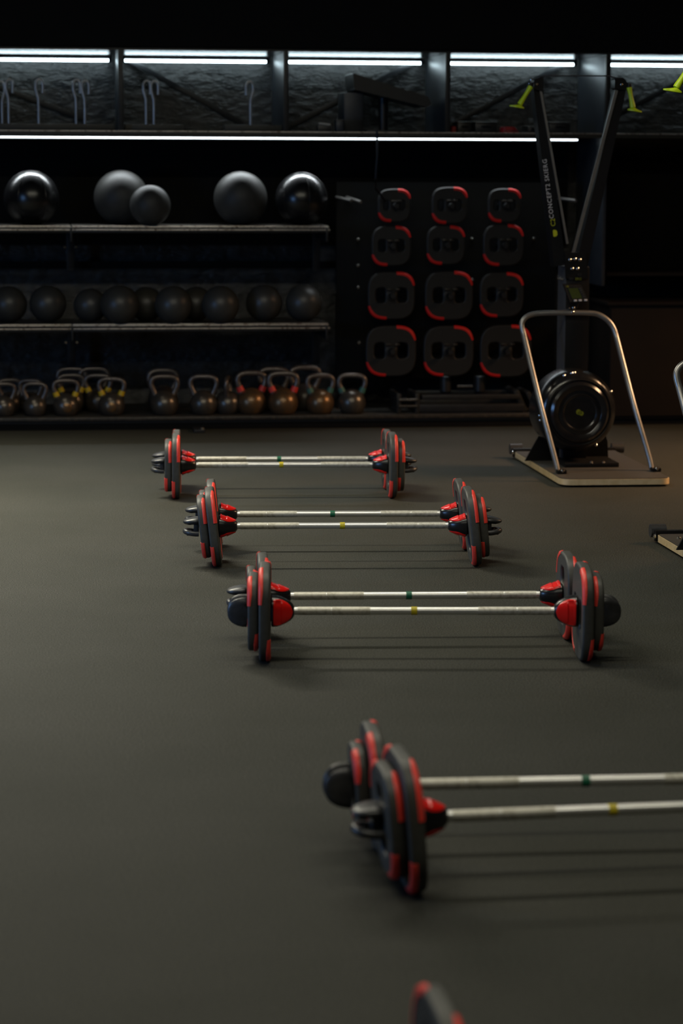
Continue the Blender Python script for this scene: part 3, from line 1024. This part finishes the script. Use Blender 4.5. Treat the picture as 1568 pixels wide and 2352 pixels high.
MB().box((T4(at(880, 225, 15.7))[0], -.02, .008), (.24, .24, .016), .004).build('base_plate', M['steel_black'], bx)

sm = thing('small_bracket', 'small pale bar on a dark block left of the grey box stand', 'bracket', (*at(744, 290, 15.5).xy, ZD))
MB().box((0, 0, .022), (.09, .10, .044), .004).build('block', M['case'], sm)
MB().box((0, -.02, .052), (.075, .02, .010), .003, Matrix.Rotation(R(6), 3, 'Y')).build('pale_bar', M['pale'], sm)
tb = thing('small_case', 'small dark blue-grey case touching the left side of the grey box stand', 'case', (*at(778, 290, 15.44).xy, ZD))
MB().box((0, 0, .035), (.046, .12, .07), .005).build('body', M['steel_blue'], tb)
MB().box((0, 0, .073), (.052, .13, .008), .003).build('lid', M['shelf_metal'], tb)


def deck_case(x0, x1, top, Y, label, m='case', dep=.22):
    a, b = at(x0, top, Y), at(x1, top, Y)
    t = thing('storage_case', label, 'case', ((a.x + b.x) / 2, Y + dep / 2, ZD), 0, 'dark cases on the high deck')
    w, h = b.x - a.x, a.z - ZD
    MB().box((0, 0, h * .42), (w, dep, h * .84), .006).build('body', M[m], t)
    MB().box((0, 0, h * .92), (w + .006, dep + .006, h * .16), .005).build('lid', M['shelf_metal'], t)
    MB().tube([(-w * .2, -dep / 2 - .002, h * .55), (-w * .2, -dep / 2 - .02, h * .6), (w * .2, -dep / 2 - .02, h * .6), (w * .2, -dep / 2 - .002, h * .55)], .005, 8).build('carry_handle', M['shelf_metal'], t)
    return t


deck_case(1051, 1083, 279, 15.44, 'narrow dark case, leftmost of the cases on the high deck')
deck_case(1092, 1141, 279, 15.42, 'wide dark case left of the red bag on the high deck')
deck_case(1213, 1236, 289, 15.44, 'low dark case between the red bag and the ski machine arm')
deck_case(1262, 1309, 280, 15.42, 'dark case seen between the two ski machine arms')


def cloth_bag(x0, x1, top, label, slope, Y=15.38):
    a, b = at(x0, top, Y), at(x1, top, Y)
    w, h = b.x - a.x, a.z - ZD
    t = thing('red_bag', label, 'bag', ((a.x + b.x) / 2, Y + .06, ZD))
    n = 24
    secs = []
    for i in range(7):
        f = i / 6
        ww = w / 2 * (1 - slope * f * .5) * (1 - .10 * (2 * f - 1) ** 4)
        secs.append([(ww * math.copysign(abs(math.cos(q)) ** .4, math.cos(q)) - slope * w * .2 * f,
                      .06 * math.copysign(abs(math.sin(q)) ** .4, math.sin(q)), h * f) for q in [2 * PI * j / n for j in range(n)]])
    MB().loft(secs).build('bag_body', M['red_cloth'], t)
    MB().box((0, -.063, h * .35), (w * .8, .006, h * .12), .002).build('strap', M['case'], t)


cloth_bag(1152, 1196, 291, 'bright red cloth bag on the high deck between dark cases', .6)
cloth_bag(1037, 1049, 290, 'small red pouch at the foot of the third post', .1)

# ------------------------------------------------------------------ dark cabinet at the right
cb = thing('low_cabinet', 'dark brown low cabinet on the floor behind the ski machines', 'cabinet', (4.55, 15.62, 0))
MB().box((0, 0, .41), (1.86, .58, .74), .006).build('body', M['brown_board'], cb)
MB().box((0, -.01, .79), (1.90, .62, .024), .006).build('top', M['brown_board'], cb)
MB().box((0, .0, .02), (1.80, .54, .04), .004).build('plinth', M['board'], cb)
for x in (-.62, 0, .62):
    MB().box((x, -.296, .41), (.60, .018, .70), .004).build('door', M['brown_board'], cb)
wb = thing('wall_shelf', 'dark wooden shelf board on the wall above the low cabinet', 'shelf', (4.10, 15.7, .96))
MB().box((0, 0, .012), (.95, .5, .024), .005).build('board', M['brown_board'], wb)
for x in (-.4, .4):
    MB().box((x, .19, .0), (.03, .1, .10), .004).build('bracket', M['steel_black'], wb)


# ------------------------------------------------------------------ ski machine
def ski_machine(label):
    ox, oy = 2.96, 13.0
    t = thing('ski_machine', label, 'exercise machine', (ox, oy, 0), 0, 'ski machines on wooden floor stands')
    L = lambda v: (v[0] - ox, v[1] - oy, v[2])
    # wooden stand: plywood with a black grip top
    fl, fr = (2.682, 12.372), (3.272, 12.357)
    bl, br = (2.672, 13.60), (3.262, 13.60)
    poly = rounded_poly([(p[0] - ox, p[1] - oy) for p in (fl, fr, br, bl)], [.075, .06, .02, .02])
    MB().prism(poly, .030, Matrix.Translation((0, 0, .012))).build('wooden_stand', M['ply'], t, 30)
    poly2 = [(x * .985, (y + .0) * .992) for x, y in poly]
    MB().prism(poly2, .004, Matrix.Translation((0, 0, .042))).build('grip_mat', M['grip'], t, 30)
    for x in (2.74, 3.20):
        for y in (12.5, 13.4):
            MB().lathe([(.02, 0), (.02, .012)], 14, Matrix.Translation((x - ox, y - oy, 0))).build('rubber_foot', M['ski_black'], t)
    # rear cross bar with wheels at its ends
    MB().box((2.966 - ox, 13.62 - oy, .035), (.60, .035, .05), .005).build('rear_bar', M['ski_black'], t)
    for x, s in ((2.69, 1), (3.29, 1)):
        MB().tube([(x - ox - .035, 13.66 - oy, .052), (x - ox + .035, 13.66 - oy, .052)], .030, 18).build('transport_wheel', M['clip'], t)
    MB().lathe([(.012, 0), (.012, .006), (.007, .009)], 10, Matrix.Translation((2.664 - ox, 13.60 - oy, .035)) @ Matrix.Rotation(R(-90), 4, 'Y')).build('bolt', M['bolt'], t)
    # bent tube from the front of the stand up to the column
    YT = 13.0
    P = lambda x, y, Y: Vector(L(at(x, y, Y)))
    a0, b0 = Vector(L(at(1281, 1086, z=.046))), Vector(L(at(1497, 1081, z=.046)))
    ctrl = [a0, a0 + Vector((-.010, .02, .06)), P(1240, 925, 12.75), P(1203, 770, YT - .02), P(1198, 744, YT), P(1207, 729, YT + .01), P(1228, 721, YT + .02), P(1262, 719, YT + .02),
            P(1345, 719, YT + .02), P(1372, 722, YT + .02), P(1394, 735, YT + .01), P(1408, 753, YT), P(1416, 778, YT - .02), P(1454, 925, 12.78), b0 + Vector((-.010, .02, .06)), b0]
    pts = []
    for i in range(len(ctrl) - 1):
        q0, q1, q2, q3 = [ctrl[max(0, min(len(ctrl) - 1, i + d))] for d in (-1, 0, 1, 2)]
        for j in range(5):
            u = j / 5
            l1 = (q2 - q1).length
            m1 = (q2 - q0) * (l1 / max(1e-6, (q1 - q0).length + l1)) if i > 0 else (q2 - q1)
            m2 = (q3 - q1) * (l1 / max(1e-6, (q3 - q2).length + l1)) if i < len(ctrl) - 2 else (q2 - q1)
            pts.append(q1 * (2 * u ** 3 - 3 * u * u + 1) + m1 * (u ** 3 - 2 * u * u + u) + q2 * (3 * u * u - 2 * u ** 3) + m2 * (u ** 3 - u * u))
    pts.append(ctrl[-1])
    MB().tube(pts, .0145, 14).build('bent_tube', M['tube_grey'], t)
    for p0, s in ((a0, 1), (b0, 1)):
        MB().box((p0.x + .012, p0.y - .02, .056), (.05, .075, .022), .006).build('tube_shoe', M['ski_black'], t)
        MB().lathe([(.010, 0), (.010, .006), (.006, .010)], 10, Matrix.Translation((p0.x + .014, p0.y - .052, .062)) @ Matrix.Rotation(R(40), 4, 'X')).build('bolt', M['bolt'], t)
    # column: bluish side, black front; stands behind the flywheel
    YCF = 13.06                                            # front face of the column
    xl, xr = at(1298, 640, YCF).x - ox, at(1352, 640, YCF).x - ox
    zt = at(1300, 612, YCF).z
    y0 = YCF - oy
    cxx = (xl + xr) / 2
    MB().box((cxx, y0 + .10, zt / 2 + .03), (xr - xl, .20, zt - .06), .006).build('column', M['ski_side'], t)
    MB().box((cxx + .002, y0 - .004, zt / 2 + .03), (xr - xl - .002, .010, zt - .07), .002).build('front_cover', M['ski_black'], t)
    ys = []
    for px in (1283, 1287.5, 1292, 1296):
        f = (1298 - px) / 19.0
        MB().lathe([(.009, 0), (.009, .008), (.005, .012)], 10, Matrix.Translation((xl, y0 + .02 + .16 * f, at(1290, 641, YCF).z)) @ Matrix.Rotation(R(-90), 4, 'Y')).build('bolt', M['bolt'], t)
    # gusset plate at the fork with five bolts
    g = [P(x, y, YCF - .02) for x, y in ((1296, 580), (1345, 580), (1350, 640), (1298, 640))]
    MB().prism([(v.x, v.z) for v in g], .012, Matrix.Translation((0, y0 - .016, 0)) @ Matrix.Rotation(R(90), 4, 'X')).build('fork_plate', M['ski_black'], t)
    for px, py in ((1308.5, 596.5), (1320, 595), (1331, 596.5), (1313.5, 617), (1325.7, 617)):
        v = P(px, py, YCF - .03)
        MB().lathe([(.0085, 0), (.0085, .005), (.005, .008)], 12, Matrix.Translation((v.x, y0 - .028, v.z)) @ Matrix.Rotation(R(90), 4, 'X')).build('bolt', M['bolt'], t)
    # the two arms with their rails
    for side, (bx0, by0), (tx, ty), (rx0, ry0), (rx1, ry1) in (('l', (1283, 610), (1233, 200), (1303, 560), (1241.5, 207)), ('r', (1333, 610), (1424, 205), (1314, 590), (1415.5, 207))):
        yA = YCF + .03
        p0, p1 = P(bx0, by0, yA), P(tx, ty, yA)
        d = (p1 - p0).normalized()
        w = Vector((d.z, 0, -d.x))
        secs = []
        for q, hw in ((p0, .033), (p1, .026)):
            secs.append([q + w * hw + Vector((0, -.03, 0)), q - w * hw + Vector((0, -.03, 0)), q - w * hw + Vector((0, .07, 0)), q + w * hw + Vector((0, .07, 0))])
        arm = MB().loft(secs).build('arm', M['ski_arm'], t, 20)
        r0, r1 = P(rx0, ry0, YCF - .01), P(rx1, ry1, YCF - .01)
        dd = (r1 - r0).normalized()
        rr = MB()
        secs = []
        ww = Vector((dd.z, 0, -dd.x)) * (.0085 if side == 'r' else .006)
        for q in (r0, r1):
            secs.append([q + ww, q - ww, q - ww + Vector((0, .012, 0)), q + ww + Vector((0, .012, 0))])
        rr.loft(secs)
        rr.build('rail', M['tube_grey'], t, 20)['label'] = 'brushed grey rail'
        if side == 'l':
            ang = math.atan2(d.z, d.x)
            fr_ = Matrix.Rotation(R(90), 4, 'X')

            def letters(name, body, size, m, px, py, rot, sp=1.0):
                v = P(px, py, yA - .032)
                put(name, text_mesh(name, body, size, m, .0003, sp), t, Matrix.Translation((v.x, p0.y - .0308, v.z)) @ fr_ @ Matrix.Rotation(rot, 4, 'Z'))
            letters('arm_lettering', 'CONCEPT2 SKIERG', .0345, M['print_white'], 1259, 434, ang, 1.12)
            letters('arm_mark', 'C2', .036, M['print_yellow'], 1270, 511, ang)
            v = P(1274.5, 536, yA - .032)
            MB().prism(rounded_poly([(-.012, -.020), (.012, -.014), (.012, .016), (-.010, .022)], .010), .0006,
                       Matrix.Translation((v.x, p0.y - .0306, v.z)) @ fr_ @ Matrix.Rotation(ang - PI / 2, 4, 'Z')).build('arm_emblem', M['print_yellow'], t)
    # pulley heads, top cord, handles
    heads = {}
    for side, pts_ in (('l', ((1224, 182), (1246, 176), (1247, 210), (1226, 206))), ('r', ((1410, 180), (1428, 178), (1442, 194), (1443, 202), (1430, 206), (1409, 206)))):
        pp = [P(x, y, YCF) for x, y in pts_]
        MB().prism(rounded_poly([(v.x, v.z) for v in pp], .010, 3), .09, Matrix.Translation((0, y0 + .07, 0)) @ Matrix.Rotation(R(90), 4, 'X')).build('pulley_housing', M['ski_black'], t)
    for px, py in ((1221, 183), (1233, 193), (1427.5, 194), (1216, 192)):
        v = P(px, py, YCF - .03)
        MB().lathe([(.006, 0), (.006, .004), (.003, .006)], 10, Matrix.Translation((v.x, y0 - .022, v.z)) @ Matrix.Rotation(R(90), 4, 'X')).build('bolt', M['bolt'], t)
    MB().tube([P(1240, 176, YCF), P(1260, 173.5, YCF), P(1400, 174.5, YCF), P(1420, 180, YCF)], .0035, 8).build('drive_cord', M['ski_side'], t)
    for (ax, ay), (bx1, by1), (fx, fy), lean in (((1218.5, 199), (1193, 240), (1186.5, 243), -1), ((1444.5, 201), (1453, 247), (1457, 252), 1)):
        A, B = P(ax, ay, YCF - .04), P(bx1, by1, YCF - .05)
        h = MB()
        d = (B - A)
        n = 12
        cp = [A + d * (i / n) for i in range(n + 1)]
        rad = [.0150 - .0035 * math.sin(PI * min(1, i / n * 1.15)) for i in range(n + 1)]
        h.tube(cp, rad, 16)
        # flared foot: an oval flange across the end of the grip
        F0 = P(fx, fy, YCF - .05)
        secs = []
        for i in range(6):
            f = i / 5
            c = B.lerp(F0, f)
            ra = .012 + (.040 - .012) * f ** 1.6
            rb = .012 + (.022 - .012) * f
            c = c + Vector((0, 0, -.002 * f))
            secs.append([c + Vector((ra * math.cos(q), rb * math.sin(q), -.006 * math.cos(q) * f)) for q in [2 * PI * j / 20 for j in range(20)]])
        secs.append([p_ + Vector((0, 0, -.007)) for p_ in secs[-1]])
        h.loft(secs)
        h.build('pull_handle', M['lime'], t, 50)['label'] = 'lime yellow pull handle'
        hd = P(1228, 186, YCF) if lean < 0 else P(1436, 194, YCF)
        MB().tube([hd, A], .004, 8).build('handle_cord', M['ski_black'], t)
        MB().lathe([(.010, -.01), (.012, 0), (.010, .012)], 12, Matrix.Translation(A + Vector((0, 0, .008)))).build('cord_stop', M['ski_black'], t)
    # monitor on its arm
    mz = [P(x, y, YCF - .10) for x, y in ((1298, 655), (1338, 655), (1352, 692), (1309, 694))]
    yy = y0 - .10
    bm = MB()
    tilt = .045
    front = [Vector((v.x, yy + (tilt if i < 2 else 0), v.z)) for i, v in enumerate(mz)]
    back = [v + Vector((0, .035, .004)) for v in front]
    bm.loft([front, back])
    mon = bm.build('monitor', M['ski_black'], t, 20)

    def on_screen(u, v, lift=.0015):
        p_ = front[3].lerp(front[2], u).lerp(front[0].lerp(front[1], u), v)
        return p_ + Vector((0, -lift, 0))
    MB().loft([[on_screen(u, v, .002) for u, v in ((.18, .20), (.72, .20), (.72, .80), (.18, .80))], [on_screen(u, v, -.001) for u, v in ((.18, .20), (.72, .20), (.72, .80), (.18, .80))]]).build('screen', M['lcd'], mon, 20)
    nrm = (front[2] - front[3]).cross(front[0] - front[3]).normalized()
    for u in (.30, .56, .86):
        c = on_screen(u, .08, .003)
        MB().box(c, (.017, .006, .010), .003).build('button', M['print_white'], mon)
    for v in (.28, .40, .52, .64, .76):
        c = on_screen(.84, v, .002)
        MB().box(c, (.014, .004, .007), .002).build('side_key', M['clip'], mon)
    scr = Matrix.Rotation(R(90 + 28), 4, 'X')
    c = on_screen(.17, .90, .004)
    put('monitor_mark', text_mesh('monitor_mark', 'C2', .012, M['print_yellow']), mon, Matrix.Translation(c) @ scr)
    c = on_screen(.50, .90, .004)
    put('monitor_name', text_mesh('monitor_name', 'CONCEPT2', .0085, M['clip']), mon, Matrix.Translation(c) @ scr)
    # prints on the front cover: a small mark and the two-coloured name
    v = P(1330, 630.5, YCF - .02)
    put('cover_mark', text_mesh('cover_mark', 'C2', .018, M['clip']), t, Matrix.Translation((v.x, y0 - .0295, v.z)) @ Matrix.Rotation(R(90), 4, 'X'))
    v = P(1310.5, 640.5, YCF - .02)
    put('cover_name', text_mesh('cover_name', 'SKI', .019, M['clip']), t, Matrix.Translation((v.x, y0 - .0295, v.z)) @ Matrix.Rotation(R(90), 4, 'X'))
    v = P(1327, 640.5, YCF - .02)
    put('cover_name', text_mesh('cover_name', 'ERG', .019, M['dim_yellow']), t, Matrix.Translation((v.x, y0 - .0295, v.z)) @ Matrix.Rotation(R(90), 4, 'X'))
    # monitor bracket and small hook
    v = P(1318, 712, YCF)
    MB().tube([(v.x, y0 - .004, v.z + .01), (v.x, y0 - .05, v.z + .02), (v.x + .005, y0 - .085, v.z + .055)], .009, 10).build('monitor_bracket', M['ski_black'], t)
    for px, py in ((1317, 707), (1314.5, 717)):
        q = P(px, py, YCF - .06)
        MB().lathe([(.0085, 0), (.0085, .006), (.005, .009)], 10, Matrix.Translation((q.x, y0 - .06, q.z)) @ Matrix.Rotation(R(90), 4, 'X')).build('bolt', M['bolt'], t)
    MB().tube([P(1297, 711, YCF - .01), P(1302, 712.5, YCF - .03), P(1308, 708, YCF - .04)], .004, 8).build('wire_loop', M['clip'], t)
    # flywheel housing (axis towards the front), with ridge rings and the round badge
    fc = P(1330, 947, 12.86)
    prof = [(.001, .012), (.088, .012), (.094, .016), (.120, .012), (.128, .018), (.150, .022), (.163, .012), (.168, -.002), (.186, -.006), (.205, -.022), (.221, -.06), (.226, -.10), (.226, -.22), (.212, -.245), (.12, -.25), (.001, -.25)]
    hm = Matrix.Translation(fc) @ Matrix.Rotation(R(90), 4, 'X')
    hm = Matrix.Translation(fc) @ Matrix.Rotation(R(3), 4, 'Z') @ Matrix.Rotation(R(90), 4, 'X')
    MB().lathe([(max(r, .001), h) for r, h in prof], 64, hm).build('flywheel_housing', M['ski_gloss'], t, 28)
    MB().tube([hm @ Vector((.178 * math.cos(q), .178 * math.sin(q), -.001)) for q in [2 * PI * j / 64 for j in range(64)]], .0042, 8, closed=True).build('housing_ring', M['ski_black'], t)
    MB().tube([hm @ Vector((.100 * math.cos(q), .100 * math.sin(q), .014)) for q in [2 * PI * j / 64 for j in range(64)]], .003, 8, closed=True).build('housing_ring', M['ski_black'], t)
    for an in (100, 112, 96, 30, 185, 192, -60):
        a_ = R(an)
        MB().lathe([(.0075, 0), (.0075, .006), (.004, .009)], 10, hm @ Matrix.Translation((.214 * math.cos(a_), .214 * math.sin(a_), -.035))).build('bolt', M['bolt'], t)
    bd = MB().prism([(.0135 * math.cos(q) - .008, .0150 * math.sin(q) + .003) for q in [2 * PI * j / 24 for j in range(24)]], .0008, hm @ Matrix.Translation((0, 0, .0125)))
    bd.prism([(.0125 * math.cos(q) + .008, .0125 * math.sin(q) - .005) for q in [2 * PI * j / 24 for j in range(24)]], .0008, hm @ Matrix.Translation((0, 0, .0129)))
    bd.build('badge', M['dim_yellow'], t)['label'] = 'round yellow emblem'
    put('badge_lettering', text_mesh('badge_lettering', 'C2', .019, M['ski_black']), t, hm @ Matrix.Translation((0, -.001, .0145)))
    # spread foot under the housing
    zf = .046
    f = [(at(1201, 1040, 13.2).x - ox, zf), (at(1236, 1000, 13.2).x - ox, .20), (at(1262, 975, 13.2).x - ox, .30), (at(1372, 975, 13.2).x - ox, .30), (at(1390, 1010, 13.2).x - ox, .15), (at(1392, 1040, 13.2).x - ox, zf)]
    MB().prism(f, .012, Matrix.Translation((0, 13.16 - oy, 0)) @ Matrix.Rotation(R(90), 4, 'X')).build('foot_bracket', M['ski_black'], t)
    MB().box((at(1310, 1046, z=zf).x - ox, 12.98 - oy, zf + .012), (.30, .30, .024), .004).build('foot_plate', M['ski_black'], t)
    for px, py in ((1213, 1041), (1373, 1038), (1298, 1040), (1325, 1040)):
        q = at(px, py, z=zf)
        yq = q.y - oy if px in (1213, 1373) else 12.84 - oy
        MB().lathe([(.009, 0), (.009, .007), (.005, .010)], 10, Matrix.Translation((q.x - ox, min(yq, .45), zf + (.024 if px in (1298, 1325) else 0)))).build('bolt', M['bolt'], t)
    return t


ski = ski_machine('black ski machine with lime handles on a plywood stand, left one')
ski2 = copy_tree(ski)
ski2['label'] = 'second ski machine, nearer, cut off by the right picture edge'
ski2.location = (ski.location.x + .04, ski.location.y - 3.13, 0)
